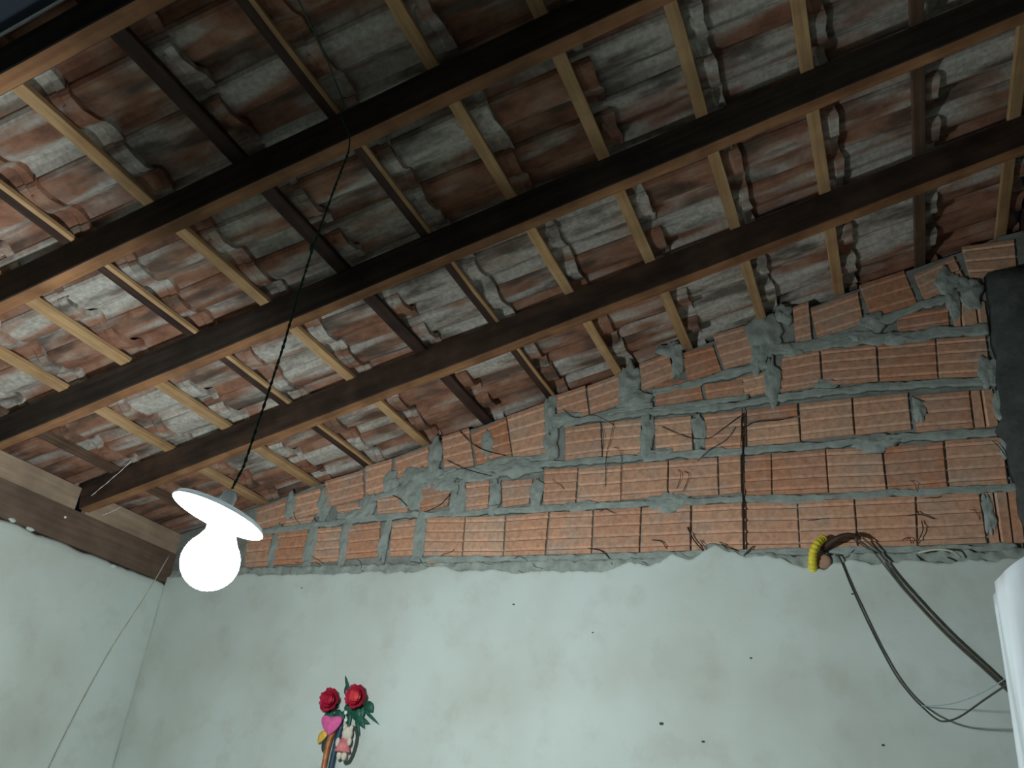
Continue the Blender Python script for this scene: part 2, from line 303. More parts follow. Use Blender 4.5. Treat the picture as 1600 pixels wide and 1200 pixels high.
BLOBS= [(-0.864, 1.497, 0.027, 0.088, 0.016), (-0.65, 1.507, 0.023, 0.074, 0.012), (-0.77, 1.21, 0.06, 0.035, 0.014), (-0.16, 1.661, 0.032, 0.022, 0.008), (-0.018, 1.4, 0.072, 0.028, 0.016), (-0.377, 1.899, 0.056, 0.092, 0.02), (-0.361, 1.712, 0.024, 0.1, 0.014), (-0.408, 1.806, 0.023, 0.06, 0.012), (-0.943, 1.762, 0.037, 0.082, 0.022), (-0.923, 1.671, 0.06, 0.036, 0.015), (-1.296, 1.663, 0.021, 0.082, 0.02), (-1.277, 1.493, 0.029, 0.067, 0.016), (-0.74, 1.849, 0.024, 0.069, 0.02), (-0.768, 1.9, 0.044, 0.028, 0.02), (-1.837, 1.484, 0.027, 0.077, 0.024), (-1.903, 1.386, 0.079, 0.044, 0.02), (-1.939, 1.312, 0.052, 0.068, 0.018), (-2.05, 1.374, 0.034, 0.038, 0.014), (-1.696, 1.284, 0.031, 0.072, 0.014), (-1.616, 1.377, 0.08, 0.03, 0.018), (-1.436, 1.395, 0.089, 0.03, 0.018), (-1.521, 1.274, 0.021, 0.071, 0.012), (-1.328, 1.272, 0.023, 0.064, 0.012), (-1.777, 1.345, 0.057, 0.031, 0.014), (-1.858, 1.116, 0.025, 0.094, 0.012), (-2.032, 1.102, 0.02, 0.089, 0.012), (-2.239, 1.091, 0.021, 0.097, 0.012), (-2.421, 1.09, 0.024, 0.093, 0.01), (-2.618, 1.078, 0.022, 0.081, 0.01), (-2.145, 1.256, 0.031, 0.049, 0.016), (-2.391, 1.274, 0.029, 0.064, 0.016), (-2.228, 1.217, 0.061, 0.024, 0.012), (-2.585, 1.283, 0.022, 0.059, 0.012), (-1.219, 1.618, 0.058, 0.025, 0.012), (-1.588, 1.534, 0.025, 0.05, 0.01), (0.154, 1.514, 0.019, 0.041, 0.012), (0.311, 2.056, 0.035, 0.053, 0.02), (0.381, 2.0, 0.042, 0.063, 0.02), (0.322, 1.966, 0.022, 0.069, 0.014), (0.035, 1.914, 0.041, 0.035, 0.016), (0.107, 1.831, 0.048, 0.023, 0.014), (-0.029, 1.856, 0.046, 0.026, 0.014), (-0.27, 1.833, 0.039, 0.027, 0.014), (0.397, 1.65, 0.028, 0.052, 0.012), (0.416, 1.37, 0.023, 0.058, 0.02), (0.32, 1.107, 0.015, 0.063, 0.01), (0.424, 1.492, 0.024, 0.075, 0.014), (-0.299, 1.998, 0.03, 0.037, 0.018), (-0.809, 1.413, 0.062, 0.02, 0.01), (-1.135, 1.212, 0.06, 0.017, 0.01), (-1.759, 1.392, 0.051, 0.025, 0.014)]
THREADS= [(0.0015, [(-0.798, 1.532), (-0.732, 1.492), (-0.668, 1.469), (-0.604, 1.47), (-0.541, 1.509), (-0.478, 1.553)]), (0.0012, [(-0.655, 1.369), (-0.605, 1.412), (-0.542, 1.453), (-0.504, 1.506)]), (0.0015, [(-0.48, 1.492), (-0.43, 1.516), (-0.346, 1.519), (-0.286, 1.53)]), (0.0012, [(-1.065, 1.586), (-1.041, 1.503), (-1.047, 1.446)]), (0.0012, [(-1.003, 1.574), (-1.013, 1.486), (-1.029, 1.424), (-1.028, 1.289)]), (0.001, [(-0.963, 1.397), (-0.962, 1.313), (-0.961, 1.217)]), (0.001, [(-0.998, 1.456), (-0.97, 1.437), (-0.96, 1.391)]), (0.002, [(-1.723, 1.592), (-1.65, 1.523), (-1.583, 1.487), (-1.488, 1.458)]), (0.0015, [(-1.768, 1.454), (-1.665, 1.401), (-1.538, 1.363)]), (0.0018, [(-2.019, 1.301), (-1.972, 1.277), (-1.937, 1.246)]), (0.0016, [(-1.833, 1.217), (-1.768, 1.243), (-1.729, 1.294)]), (0.002, [(-1.084, 1.029), (-1.031, 1.017), (-0.999, 0.991), (-0.985, 0.965)]), (0.0025, [(-0.693, 1.101), (-0.668, 1.049), (-0.633, 1.006), (-0.614, 0.981)]), (0.0014, [(-0.644, 1.049), (-0.621, 1.011), (-0.605, 0.991)]), (0.0022, [(-0.489, 0.981), (-0.47, 1.0), (-0.451, 1.021)]), (0.0016, [(-0.573, 1.039), (-0.539, 1.014), (-0.504, 1.003)]), (0.0018, [(-0.828, 1.055), (-0.791, 1.046), (-0.773, 1.02)]), (0.0012, [(-0.731, 1.339), (-0.718, 1.311), (-0.736, 1.259)]), (0.0012, [(-0.706, 1.329), (-0.686, 1.309), (-0.71, 1.249)]), (0.0022, [(0.105, 1.128), (0.108, 1.114)]), (0.0015, [(0.071, 1.113), (0.108, 1.114), (0.154, 1.098)]), (0.0018, [(0.114, 1.093), (0.113, 1.054), (0.089, 1.014)]), (0.002, [(0.084, 0.974), (0.106, 0.936), (0.094, 0.918)]), (0.0018, [(0.177, 0.963), (0.203, 0.944), (0.218, 0.912)]), (0.0016, [(0.046, 1.027), (0.067, 1.033), (0.073, 1.014)]), (0.0014, [(0.368, 1.374), (0.384, 1.348), (0.401, 1.311)]), (0.004, [(-0.475, 1.559), (-0.479, 1.512), (-0.479, 1.416), (-0.485, 1.309), (-0.483, 1.18), (-0.486, 1.007)]), (0.0016, [(-0.477, 1.582), (-0.479, 1.512), (-0.487, 1.416)]), (0.0012, [(-0.259, 1.108), (-0.197, 1.113)]), (0.0016, [(-0.117, 1.039), (-0.069, 1.0), (-0.035, 0.981)]), (0.001, [(-1.237, 1.657), (-1.175, 1.605), (-1.089, 1.612), (-1.002, 1.559)]), (0.001, [(-1.736, 1.013), (-1.715, 1.022), (-1.692, 1.03), (-1.676, 1.045)]), (0.001, [(-2.388, 0.999), (-2.357, 1.0), (-2.331, 0.986), (-2.301, 0.988)]), (0.001, [(-1.698, 1.336), (-1.688, 1.315), (-1.696, 1.296), (-1.697, 1.276)]), (0.001, [(-1.396, 0.995), (-1.374, 1.002), (-1.349, 0.995), (-1.335, 0.979)]), (0.001, [(-1.544, 1.224), (-1.518, 1.227), (-1.494, 1.232), (-1.476, 1.245)]), (0.001, [(-1.739, 0.967), (-1.716, 0.955), (-1.689, 0.949), (-1.663, 0.943)]), (0.001, [(-1.374, 0.947), (-1.353, 0.935), (-1.331, 0.925), (-1.306, 0.925)]), (0.001, [(-0.654, 0.955), (-0.639, 0.942), (-0.62, 0.935), (-0.602, 0.926)]), (0.001, [(-2.147, 1.01), (-2.123, 0.995), (-2.117, 0.975), (-2.134, 0.96)]), (0.001, [(0.264, 1.125), (0.28, 1.121), (0.287, 1.107), (0.291, 1.092)]), (0.001, [(-1.538, 0.986), (-1.516, 0.975), (-1.49, 0.974), (-1.464, 0.972)]), (0.001, [(-1.043, 1.181), (-1.022, 1.188), (-1.0, 1.178), (-0.977, 1.171)]), (0.001, [(-2.394, 1.032), (-2.366, 1.019), (-2.339, 1.006), (-2.315, 0.99)]), (0.001, [(-2.545, 1.25), (-2.533, 1.228), (-2.52, 1.206), (-2.495, 1.188)]), (0.001, [(-2.478, 1.008), (-2.446, 0.999), (-2.42, 1.007), (-2.404, 1.023)]), (0.001, [(-1.833, 1.006), (-1.819, 0.988), (-1.799, 0.973), (-1.771, 0.969)]), (0.001, [(0.245, 0.936), (0.26, 0.93), (0.276, 0.934), (0.289, 0.946)]), (0.001, [(0.134, 1.175), (0.152, 1.173), (0.17, 1.174), (0.186, 1.183)]), (0.001, [(-0.117, 0.957), (-0.114, 0.942), (-0.116, 0.926), (-0.104, 0.914)]), (0.001, [(-2.116, 0.962), (-2.093, 0.948), (-2.068, 0.935), (-2.043, 0.922)]), (0.001, [(-1.255, 1.333), (-1.243, 1.314), (-1.22, 1.303), (-1.205, 1.286)]), (0.001, [(0.091, 1.242), (0.105, 1.232), (0.11, 1.216), (0.113, 1.2)]), (0.001, [(0.143, 0.949), (0.158, 0.943), (0.166, 0.93), (0.17, 0.915)]), (0.001, [(-1.314, 0.976), (-1.3, 0.959), (-1.276, 0.954), (-1.253, 0.946)]), (0.001, [(-0.149, 0.967), (-0.131, 0.973), (-0.122, 0.987), (-0.109, 0.999)]), (0.001, [(-0.865, 0.971), (-0.847, 0.96), (-0.844, 0.943), (-0.847, 0.926)])]

def brick_quad(quad, vertical=False, seed=0):
    """hollow brick with raked grooves; quad = TL TR BR BL on the wall (x, z)"""
    tl, tr, br, bl = [Vector((a, 0, b)) for a, b in quad]
    if vertical: tl, tr, br, bl = tr, br, bl, tl
    hgt = (tl - bl).length; ng = max(1, min(4, int(hgt / .040)))
    rows = [(0, .0)]
    for g in range(ng):
        c = (g + .5) / ng; a = .0058 / hgt
        rows += [(c - a, 0), (c - a * .8, 1), (c - a * .1, 1), (c + a * 1.25, 0)]
    rows.append((1, 0))
    rnd = random.Random(seed)
    tilt = rnd.uniform(-.004, .004); off = rnd.uniform(-.002, .003)
    V = []
    for i, (v, g) in enumerate(rows):
        l = bl.lerp(tl, v); r = br.lerp(tr, v)
        for u in (0, .012, .988, 1):
            p = l.lerp(r, u); d = D + off + tilt * (u - .5) + (.0075 if g else 0)
            if u in (0, 1) or v in (0, 1): d += .0025
            V.append((p.x, d, p.z))
    m = len(rows); F = []; fm = []
    for i in range(m - 1):
        for k in range(3):
            F.append((i * 4 + k, i * 4 + k + 1, (i + 1) * 4 + k + 1, (i + 1) * 4 + k))
            fm.append({1: 1, 2: 1, 3: 2}.get(i % 4 if i else 0, 0) if i % 4 in (2, 3) and i else (1 if i % 4 == 1 else 0))  # painted shade on groove wall and floor, painted highlight on upper slope
    b0 = len(V)
    for q in (bl, br, tr, tl): V.append((q.x, D + .03, q.z))
    F += [tuple([b0, b0 + 1] + [k for k in (3, 2, 1, 0)]), tuple([b0 + 2, b0 + 3] + [(m - 1) * 4 + k for k in range(4)]),
          tuple([b0 + 3, b0] + [i * 4 for i in range(m)]), tuple([b0 + 1, b0 + 2] + [i * 4 + 3 for i in range(m - 1, -1, -1)])]
    return V, F, fm + [0] * 4
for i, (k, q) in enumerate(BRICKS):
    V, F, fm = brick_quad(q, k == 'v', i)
    mesh_obj('brick', V, F, M_brick, wall_back, mats=[M_brick, M_groove_shade, M_groove_lit], fm=fm)

def mortar_bed(width, path, seed):
    P = [Vector((a, 0, b)) for a, b in path]; Q = []
    for a, b in zip(P, P[1:]):
        k = max(1, int((b - a).length / .012)); Q += [a.lerp(b, j / k) for j in range(k)]
    Q.append(P[-1]); V = []; F = []; K = 9
    for i, p in enumerate(Q):
        tt = (Q[min(i + 1, len(Q) - 1)] - Q[max(i - 1, 0)]).normalized(); nn = Vector((-tt.z, 0, tt.x))
        for k in range(K):
            u = k / (K - 1) * 2 - 1
            wd = width * .5 * (1.3 + .9 * ns(p.x, seed + 3 * (u > 0), p.z, 13) + .6 * ns(p.x, seed + 9 + 4 * (u > 0), 0, 45))
            h = (1 - u ** 4) * (.0028 + .004 * ns(p.x, seed + u * .5, p.z, 24)) + .0022 * ns(p.x * 1.5, u, p.z, 40)
            q = p + nn * (u * max(wd, .004)); V.append((q.x, D - (h if abs(u) < 1 else -.012), q.z))
    for i in range(len(Q) - 1):
        for k in range(K - 1): F.append((i * K + k, i * K + k + 1, (i + 1) * K + k + 1, (i + 1) * K + k))
    F.append(tuple(range(K))); F.append(tuple((len(Q) - 1) * K + k for k in range(K)))
    F += [tuple([i * K, i * K + K - 1, (i + 1) * K + K - 1, (i + 1) * K]) for i in range(len(Q) - 1)]
    o = mesh_obj('mortar_bed', V, F, M_mortar, wall_back, smooth=True)
for i, (wd, pth) in enumerate(BEDS): mortar_bed(wd, pth, i * 3.7)

def blob(cx, cz, rx, rz, th, seed):
    V = [(cx, D - th * (.45 + .8 * ns(cx, seed, cz, 26)) - .004 * ns(cx, seed, cz, 60), cz)]; F = []; NR, NS = 9, 34
    for r in range(1, NR + 1):
        u = r / NR
        for k in range(NS):
            a = 2 * math.pi * k / NS
            e = 1.3 * (1 + .5 * ns(math.cos(a) * 1.3, math.sin(a) * 1.3, seed * 5.1) + .3 * ns(math.cos(a) * 5, math.sin(a) * 5, seed * 3.3))
            x_ = cx + rx * e * u * math.cos(a); z_ = cz + rz * e * u * math.sin(a)
            h = th * (1 - u ** 2) * (.45 + .8 * ns(x_, seed, z_, 26)) + .004 * ns(x_, seed, z_, 60)
            V.append((x_, D - h if r < NR else D + .013, z_))
    for k in range(NS): F.append((0, 1 + k, 1 + (k + 1) % NS))
    for r in range(NR - 1):
        for k in range(NS):
            a = 1 + r * NS + k; b = 1 + r * NS + (k + 1) % NS; F.append((a, b, b + NS, a + NS))
    F.append(tuple(1 + (NR - 1) * NS + k for k in range(NS)))
    return V, F
for i, b in enumerate(BLOBS):
    V, F = blob(*b, i + .37)
    mesh_obj('mortar_smear', V, F, M_mortar, wall_back, smooth=True)

# ragged cement band and painted plaster below the bricks
def sheet(name, x0, x1, zt, zb, thick, back, mat, parent, seed, rows=10, dx=.006, amp=.004):
    n = int((x1 - x0) / dx); V = []; F = []
    for i in range(n + 1):
        x_ = x0 + (x1 - x0) * i / n; t_ = zt(x_); b_ = zb(x_)
        for r in range(rows + 1):
            u = r / rows; z_ = t_ + (b_ - t_) * (u ** 2 if name == 'plaster' else u)
            h = thick(x_, z_) * (min(1, ((t_ - z_) / .006)) ** .5 if r else 0) + amp * ns(x_, seed, z_, 30) * (1 if r else 0)
            V.append((x_, D - h, z_))
    for i in range(n):
        for r in range(rows): F.append((i * (rows + 1) + r, i * (rows + 1) + r + 1, (i + 1) * (rows + 1) + r + 1, (i + 1) * (rows + 1) + r))
    m = len(V)
    for i in range(n + 1):
        V.append((V[i * (rows + 1)][0], D + back, V[i * (rows + 1)][2])); V.append((V[i * (rows + 1)][0], D + back, V[i * (rows + 1) + rows][2]))
    for i in range(n):
        F.append((i * (rows + 1), (i + 1) * (rows + 1), m + 2 * i + 2, m + 2 * i))
        F.append((i * (rows + 1) + rows, (i + 1) * (rows + 1) + rows, m + 2 * i + 3, m + 2 * i + 1))
    return mesh_obj(name, V, F, mat, parent, smooth=True)
BUMPS = [(-.745, .042, .06), (-.56, .058, .085), (-.62, .03, .05), (-.41, .03, .07), (-1.75, .02, .08), (-1.3, -.012, .10), (-1.05, -.012, .12), (-.12, .012, .05), (-.22, -.02, .05), (.1, .0, .1), (-.90, .02, .06)]
def plaster_top(x_):
    z_ = .952 + .013 * ns(x_, 0, 0, 9) + .009 * ns(x_, 4, 0, 30) + .006 * ns(x_, 8, 0, 60) + .003 * ns(x_, 12, 0, 150)
    for c, a, w_ in BUMPS: z_ += a * math.exp(-((x_ - c) / w_) ** 2)
    return z_
def band_top(x_):
    return max(.992 + .012 * ns(x_, 20, 0, 12) + .014 * ns(x_, 24, 0, 40), plaster_top(x_) + .016 + .014 * ns(x_, 31, 0, 30)) - .004
sheet('cement_band', -3.19, .41, band_top, lambda x_: plaster_top(x_) - .03, lambda x_, z_: .005 + .012 * max(0, ns(x_, 2, z_, 26)), .012, M_mortar, wall_back, 5.5, 12, .008, .007)
sheet('plaster', -3.2, .41, plaster_top, lambda x_: ZF, lambda x_, z_: .016 + .002 * ns(x_, 1, z_, 5), .012, M_plaster, wall_back, 2.2, 44, .012, .0012)
# small bits: dark pits on the plaster
for (a, b, r) in [(-1.376, .808, .006), (-1.045, .702, .004), (-.471, .621, .006), (-.78, .395, .009), (-.129, .84, .005), (-.637, .345, .007), (-.077, .365, .006), (-2.402, .884, .005)]:
    V, F = ell((a, D - .0165, b), (r * .9, .0020, r * .55), 10, 6, f=lambda v: 1 + .3 * ns(v.x * 2, a * 9, v.z * 2))
    mesh_obj('plaster_pit', V, F, M_render, wall_back)

# left wall, its timber plate and the boards between the rafters
def sheet_left():
    V = []; F = []; ny = 150; nz = 30
    for i in range(ny + 1):
        y = -1.6 + (D + 1.6) * i / ny
        zt = .915 + .007 * ns(y, 0, 5, 9) + .005 * ns(y, 7, 5, 40)
        for r in range(nz + 1):
            u = r / nz; V.append((-3.2 + .003 * ns(y, 1, u * 3, 6) if r else -3.212, y, zt + (ZF - zt) * u ** 1.5))
    for i in range(ny):
        for r in range(nz): F.append((i * (nz + 1) + r, i * (nz + 1) + r + 1, (i + 1) * (nz + 1) + r + 1, (i + 1) * (nz + 1) + r))
    m = len(V)
    V += [(-3.35, -1.6, ZF), (-3.35, D, ZF), (-3.35, D, .91), (-3.35, -1.6, .91)]
    F += [(m, m + 1, m + 2, m + 3), tuple([m, m + 3] + list(range(nz + 1))), tuple([m + 1, m + 2] + [ny * (nz + 1) + r for r in range(nz + 1)]),
          tuple([m + 3, m + 2] + [i * (nz + 1) for i in range(ny, -1, -1)]), tuple([m, m + 1] + [i * (nz + 1) + nz for i in range(ny, -1, -1)])]
    return V, F
wall_left = struct('wall_left', *sheet_left(), M_plaster, smooth=True)
for (y, z) in [(2.25, .925), (2.34, .918), (2.80, .90)]:
    V, F = ell((-3.2, y, z), (.008, .02, .008), 12, 8, f=lambda v: 1 + .3 * ns(v.x * 2, v.y * 2, y * 9))
    mesh_obj('plaster_lump', V, F, M_plaster, wall_left, smooth=True)
plate = mesh_obj('wall_plate', *box(-3.33, -3.198, -1.6, D - .001, .918, 1.062), M_plate)
tag(plate, 'long dull brown timber beam along the top of the left wall, carrying the rafter ends', 'beam')
V, F = lathe([(.0, .004), (.005, .003), (.006, 0), (.002, -.001), (.0015, -.012), (0, -.012)], 12, Matrix.Translation((-3.196, 2.474, 1.016)) @ Matrix.Rotation(math.pi / 2, 4, 'Y'))
mesh_obj('nail', V, F, M_webw, plate)

RAFT = [(.828, .047), (1.395, .047), (1.950, .048), (2.512, .055)]
edges = [-1.6] + [v for a, b in RAFT for v in (a, a + b)] + [D]
for k, nm in enumerate(['nearest the camera', 'second from the camera', 'third from the camera', 'left of the rafter end nearest the gable', 'last one, against the brick gable']):
    y0, y1 = edges[2 * k] + .001, edges[2 * k + 1] - .001
    zt = slope_z(-3.2) - .02
    o = mesh_obj('blocking_board', *box(-3.23, -3.202 if k != 9 else 0, y0, y1, 1.063, zt), M_block)
    tag(o, 'pale board above the left wall beam, ' + nm, 'board', 'boards between the rafter ends')

# right side: cement column in the corner, right wall and the wall behind, all in dark cement render
V = []; F = []; NZ = 70
for i in range(NZ + 1):
    z = ZF + (2.06 - ZF) * i / NZ
    x0 = .405 + .010 * ns(z, 0, 2, 12) + .006 * ns(z, 5, 2, 40) + (.03 if z > 1.5 else 0) * (z - 1.5) / .5 - (.03 if 1.38 < z < 1.44 else 0)
    for (a, b) in ((x0, D + .012), (x0 + .012, 3.118 + .012 * ns(z, 3, 1, 12)), (x0 + .1, 3.108 + .012 * ns(z, 9, 1, 14)), (.72, 3.10), (.72, D + .012)): V.append((a, b, z))
for i in range(NZ):
    for k in range(5): F.append((i * 5 + k, i * 5 + (k + 1) % 5, (i + 1) * 5 + (k + 1) % 5, (i + 1) * 5 + k))
F += [(0, 1, 2, 3, 4), tuple(NZ * 5 + k for k in range(5))]
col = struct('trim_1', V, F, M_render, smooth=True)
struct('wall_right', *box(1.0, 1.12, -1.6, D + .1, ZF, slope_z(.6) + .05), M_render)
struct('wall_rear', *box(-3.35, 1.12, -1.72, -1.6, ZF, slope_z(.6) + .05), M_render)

# ================================================================ roof
ceiling = empty('ceiling', (0, 0, C0)); tag(ceiling, kind='structure')
# tile profile across the width: flat pan, then barrel
prof = [(0, .014), (.007, .004), (.016, 0), (.055, -.002), (.092, 0), (.108, .006), (.122, .020), (.138, .034), (.156, .040), (.174, .036), (.190, .024), (.204, .0165)]
TK = .011
def tile_mesh(var):
    L = .385; V = []; F = []; fr = [0, .01, .05, .5, .91, .93, .975, 1]
    rnd = random.Random(var)
    P = prof; n = len(P)
    for j, u in enumerate(fr):
        s_ = L * u
        lift = .0
        thick = TK + (.006 if u >= .975 else 0)
        for (y, h) in P: V.append((s_ + (.004 * math.sin(y * 60 + var)) * (u in (0, 1)), y, h + lift - (.007 if u > .92 else 0)))
        for (y, h) in P: V.append((s_, y, h + thick))
    m = 2 * n
    for j in range(len(fr) - 1):
        a = j * m; b = a + m
        for k in range(n - 1):
            F.append((a + k, a + k + 1, b + k + 1, b + k)); F.append((a + n + k, a + n + k + 1, b + n + k + 1, b + n + k))
        F.append((a, a + n, b + n, b)); F.append((a + n - 1, a + 2 * n - 1, b + 2 * n - 1, b + n - 1))
    for a in (0, (len(fr) - 1) * m):
        for k in range(n - 1): F.append((a + k, a + k + 1, a + n + k + 1, a + n + k))
    # the hooking nib under the pan, just upslope of the batten
    nv, nf = ell((L - .036, .050, -.001), (.014, .022, .009), 12, 6) if var else ell((L - .036, .050, .002), (.010, .016, .004), 8, 4)
    v2, f2 = join((V, F), (nv, nf))
    return local_mesh('roof_tile', v2, f2, [M_tile])
TM = [tile_mesh(i) for i in range(3)]
BAT = [-3.165, -2.875, -2.585, -2.290, -1.985, -1.668, -1.352, -1.040, -.722, -.402, -.080, .238, .548]
BT = .020
pitch_y = .197
rnd = random.Random(11)
for bi, sb in enumerate(BAT):
    prev = BAT[bi - 1] if bi else sb - .316
    j = 0; y = .805 + .03 * ((bi * 7) % 3 - 1) * .3
    while y < D + .12:
        o = bpy.data.objects.new('roof_tile', TM[rnd.randrange(3)]); C.objects.link(o)
        # head rests on this batten and runs past it, tail lies over the head of the tile below
        s0 = sb + .075 - .385
        place_roof(o, s0 + rnd.uniform(-.006, .006), y + rnd.uniform(-.003, .003), BT + .020 + rnd.uniform(0, .002), ceiling, yaw=rnd.uniform(-.012, .012), tilt=.042)
        y += pitch_y
# rafters
RLAB = ['dark brown rafter with an orange underside in the top left corner, nearest the camera',
        'dark brown rafter that the green lamp cord hangs from',
        'dark brown rafter midway between the lamp cord rafter and the one nearest the gable',
        'dark brown rafter nearest the brick gable, its left end above the bulb']
for (y0, wd), lab in zip(RAFT, RLAB):
    s0, s1 = -3.34, .60; K = 40; V = []; F = []; fm = []
    for i in range(K + 1):
        s_ = s0 + (s1 - s0) * i / K; dy = .0025 * ns(s_, y0, 0, 2.5); dz = .002 * ns(s_, y0, 5, 3); c = .003
        for (a, b) in ((c, -.116 + dz), (wd - c, -.116 + dz), (wd, -.113 + dz), (wd, -.001), (0, -.001), (0, -.113 + dz)): V.append((s_, a + dy, b))
    for i in range(K):
        for k in range(6): F.append((i * 6 + k, i * 6 + (k + 1) % 6, (i + 1) * 6 + (k + 1) % 6, (i + 1) * 6 + k)); fm.append(0 if k == 0 else 1)
    F += [tuple(range(6)), tuple(K * 6 + k for k in range(6))]; fm += [1, 1]
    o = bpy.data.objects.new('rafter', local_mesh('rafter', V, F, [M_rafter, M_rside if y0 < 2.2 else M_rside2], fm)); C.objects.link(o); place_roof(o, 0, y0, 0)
    tag(o, lab, 'rafter', 'rafters under the tiles')
# battens
BSTYLE = ['m', 'p', 'p', 'dp', 'p', 'd', 'dp', 'p', 'p', 'p', 'p', 'b', 'p']
BW = [.040, .040, .042, .040, .036, .046, .038, .036, .040, .038, .038, .038, .038]
nth = ['lowest brown batten, hard against the left wall beam', 'pale batten second up from the left wall beam', 'pale batten third up from the left wall beam, just below the dark pale-edged one',
       'dark batten with a pale right edge, left of the plain black one', 'pale batten just left of the plain black one', 'plain black batten without a pale edge',
       'dark batten with a thin pale right edge, right of the plain black one',
       'first pale batten right of the thin pale-edged dark one', 'third pale batten left of the plain brown one at upper right',
       'second pale batten left of the plain brown one at upper right', 'pale batten next left of the plain brown one at upper right', 'plain brown upright-looking batten at the upper right', 'pale batten at the far right beside the ridge beam']
for sb, st, wd, lab in zip(BAT, BSTYLE, BW, nth):
    y0, y1 = (.79, D + .10); K = 50; V = []; F = []; fm = []
    for i in range(K + 1):
        y = y0 + (y1 - y0) * i / K; dx = .004 * ns(y, sb, 0, 2.2) + .001 * ns(y, sb, 4, 14); g = .0025
        lift = .016 if len(st) == 2 else 0        # twisted battens show their right edge
        ring = [(-wd / 2, .0005), (wd / 2 - (.011 if len(st) == 2 else .002), .0005), (wd / 2, .0005 + (.004 if len(st) == 2 else .002)), (wd / 2, BT), (-wd / 2, BT)]
        for a, b in ring: V.append((a + dx, y, b))
    for i in range(K):
        for k in range(5):
            F.append((i * 5 + k, i * 5 + (k + 1) % 5, (i + 1) * 5 + (k + 1) % 5, (i + 1) * 5 + k))
            fm.append(1 if k in (1, 2) else 0)
    F += [tuple(range(5)), tuple(K * 5 + k for k in range(5))]; fm += [1, 1]
    mm = {'p': [M_pale, M_pale], 'd': [M_darkb, M_darkb], 'dp': [M_darkb, M_pale], 'b': [M_midb, M_midb], 'm': [M_midb, M_midb]}[st]
    o = bpy.data.objects.new('batten', local_mesh('batten', V, F, mm, fm)); C.objects.link(o); place_roof(o, sb, 0, 0)
    tag(o, lab, 'batten', 'battens under the tiles')
# ridge beam and the short other slope beyond it
o = mesh_obj('ridge_beam', *box(.600, .66, -1.6, D + .1, slope_z(.6) - .12, slope_z(.6) + .07), M_darkb)
tag(o, 'black ridge beam at the right edge where the rafters end', 'beam')
V, F = box(.66, 1.12, -1.6, D + .12, slope_z(.6) + .05, slope_z(.6) + .07)
struct('ceiling_right', V, F, M_darkb)

# navy sheet overhead, nearer than the first rafter, with its white cord edge
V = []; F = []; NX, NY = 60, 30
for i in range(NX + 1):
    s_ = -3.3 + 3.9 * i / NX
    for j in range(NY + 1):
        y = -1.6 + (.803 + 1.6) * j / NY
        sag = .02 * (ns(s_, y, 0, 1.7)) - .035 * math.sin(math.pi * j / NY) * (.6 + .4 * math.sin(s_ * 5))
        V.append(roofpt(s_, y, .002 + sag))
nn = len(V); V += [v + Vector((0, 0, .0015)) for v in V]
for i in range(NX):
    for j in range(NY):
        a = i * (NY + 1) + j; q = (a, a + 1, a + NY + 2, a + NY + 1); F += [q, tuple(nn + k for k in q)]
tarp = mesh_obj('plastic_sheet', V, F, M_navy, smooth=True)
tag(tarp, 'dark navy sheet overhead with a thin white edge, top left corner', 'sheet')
V, F = tube([roofpt(-3.3 + 3.9 * k / 30, .803, .0 + .003 * math.sin(k * 2.1)) for k in range(31)], .0055, 6, True, 4)
e = mesh_obj('edge_cord', V, F, M_hem, tarp, smooth=True); e['label'] = 'thin bright white edge cord'

# ================================================================ lamp
LX, LY, LZ = -1.305, 1.378, .450
lamp = empty('pendant_lamp', (LX, LY, LZ - .06)); tag(lamp, 'lit white bulb under a round white plate shade hanging on a green cord', 'lamp')
def emis():
    m = bpy.data.materials.new('lit_bulb_glass'); m.use_nodes = True; t = m.node_tree
    for n in list(t.nodes): t.nodes.remove(n)
    e = t.nodes.new('ShaderNodeEmission'); e.inputs[0].default_value = (*BULB_COL, 1); e.inputs[1].default_value = BULB
    o = t.nodes.new('ShaderNodeOutputMaterial'); t.links.new(e.outputs[0], o.inputs[0]); return m
Tl = Matrix.Translation((LX, LY, LZ)) @ Matrix.Rotation(math.radians(8), 4, 'Y')
pr = [(0, -.062)] + [(.060 * math.sin(a), -.002 - .060 * math.cos(a)) for a in [math.pi * k / 16 for k in range(1, 13)]] + [(.036, .052), (.032, .060)]
mesh_obj('bulb', *lathe(pr, 32, Tl), emis(), lamp, smooth=True)
m, t, b = nt('translucent_white', .4, .5); b.inputs['Base Color'].default_value = (.88, .9, .9, 1)
tr = N(t, 'ShaderNodeBsdfTranslucent'); tr.inputs[0].default_value = (.9, .95, .95, 1); ms = N(t, 'ShaderNodeMixShader'); ms.inputs[0].default_value = .06
t.links.new(b.outputs[0], ms.inputs[1]); t.links.new(tr.outputs[0], ms.inputs[2]); t.links.new(ms.outputs[0], t.nodes['Material Output'].inputs[0]); M_shade = m
mesh_obj('bulb_neck', *lathe([(.0325, .058), (.033, .070), (.030, .082), (.024, .092), (.021, .100), (0, .100)], 24, Tl), M_shade, lamp, smooth=True)
Ts = Matrix.Translation((LX - .012, LY, LZ + .100)) @ Vector((0, 0, 1)).rotation_difference(Vector((.232, .150, 1))).to_matrix().to_4x4()
pr = [(.020, -.012), (.030, -.010), (.045, -.004), (.085, .001), (.103, -.004), (.106, -.002), (.100, .008), (.070, .014), (.040, .018), (.028, .022), (.0, .023)]
mesh_obj('plate_shade', *lathe(pr, 48, Ts), M_shade, lamp, smooth=True)
mesh_obj('socket', *lathe([(.0, .060), (.010, .058), (.016, .050), (.018, .030), (.024, .022), (.024, .018)], 24, Ts), M_shade, lamp, smooth=True)
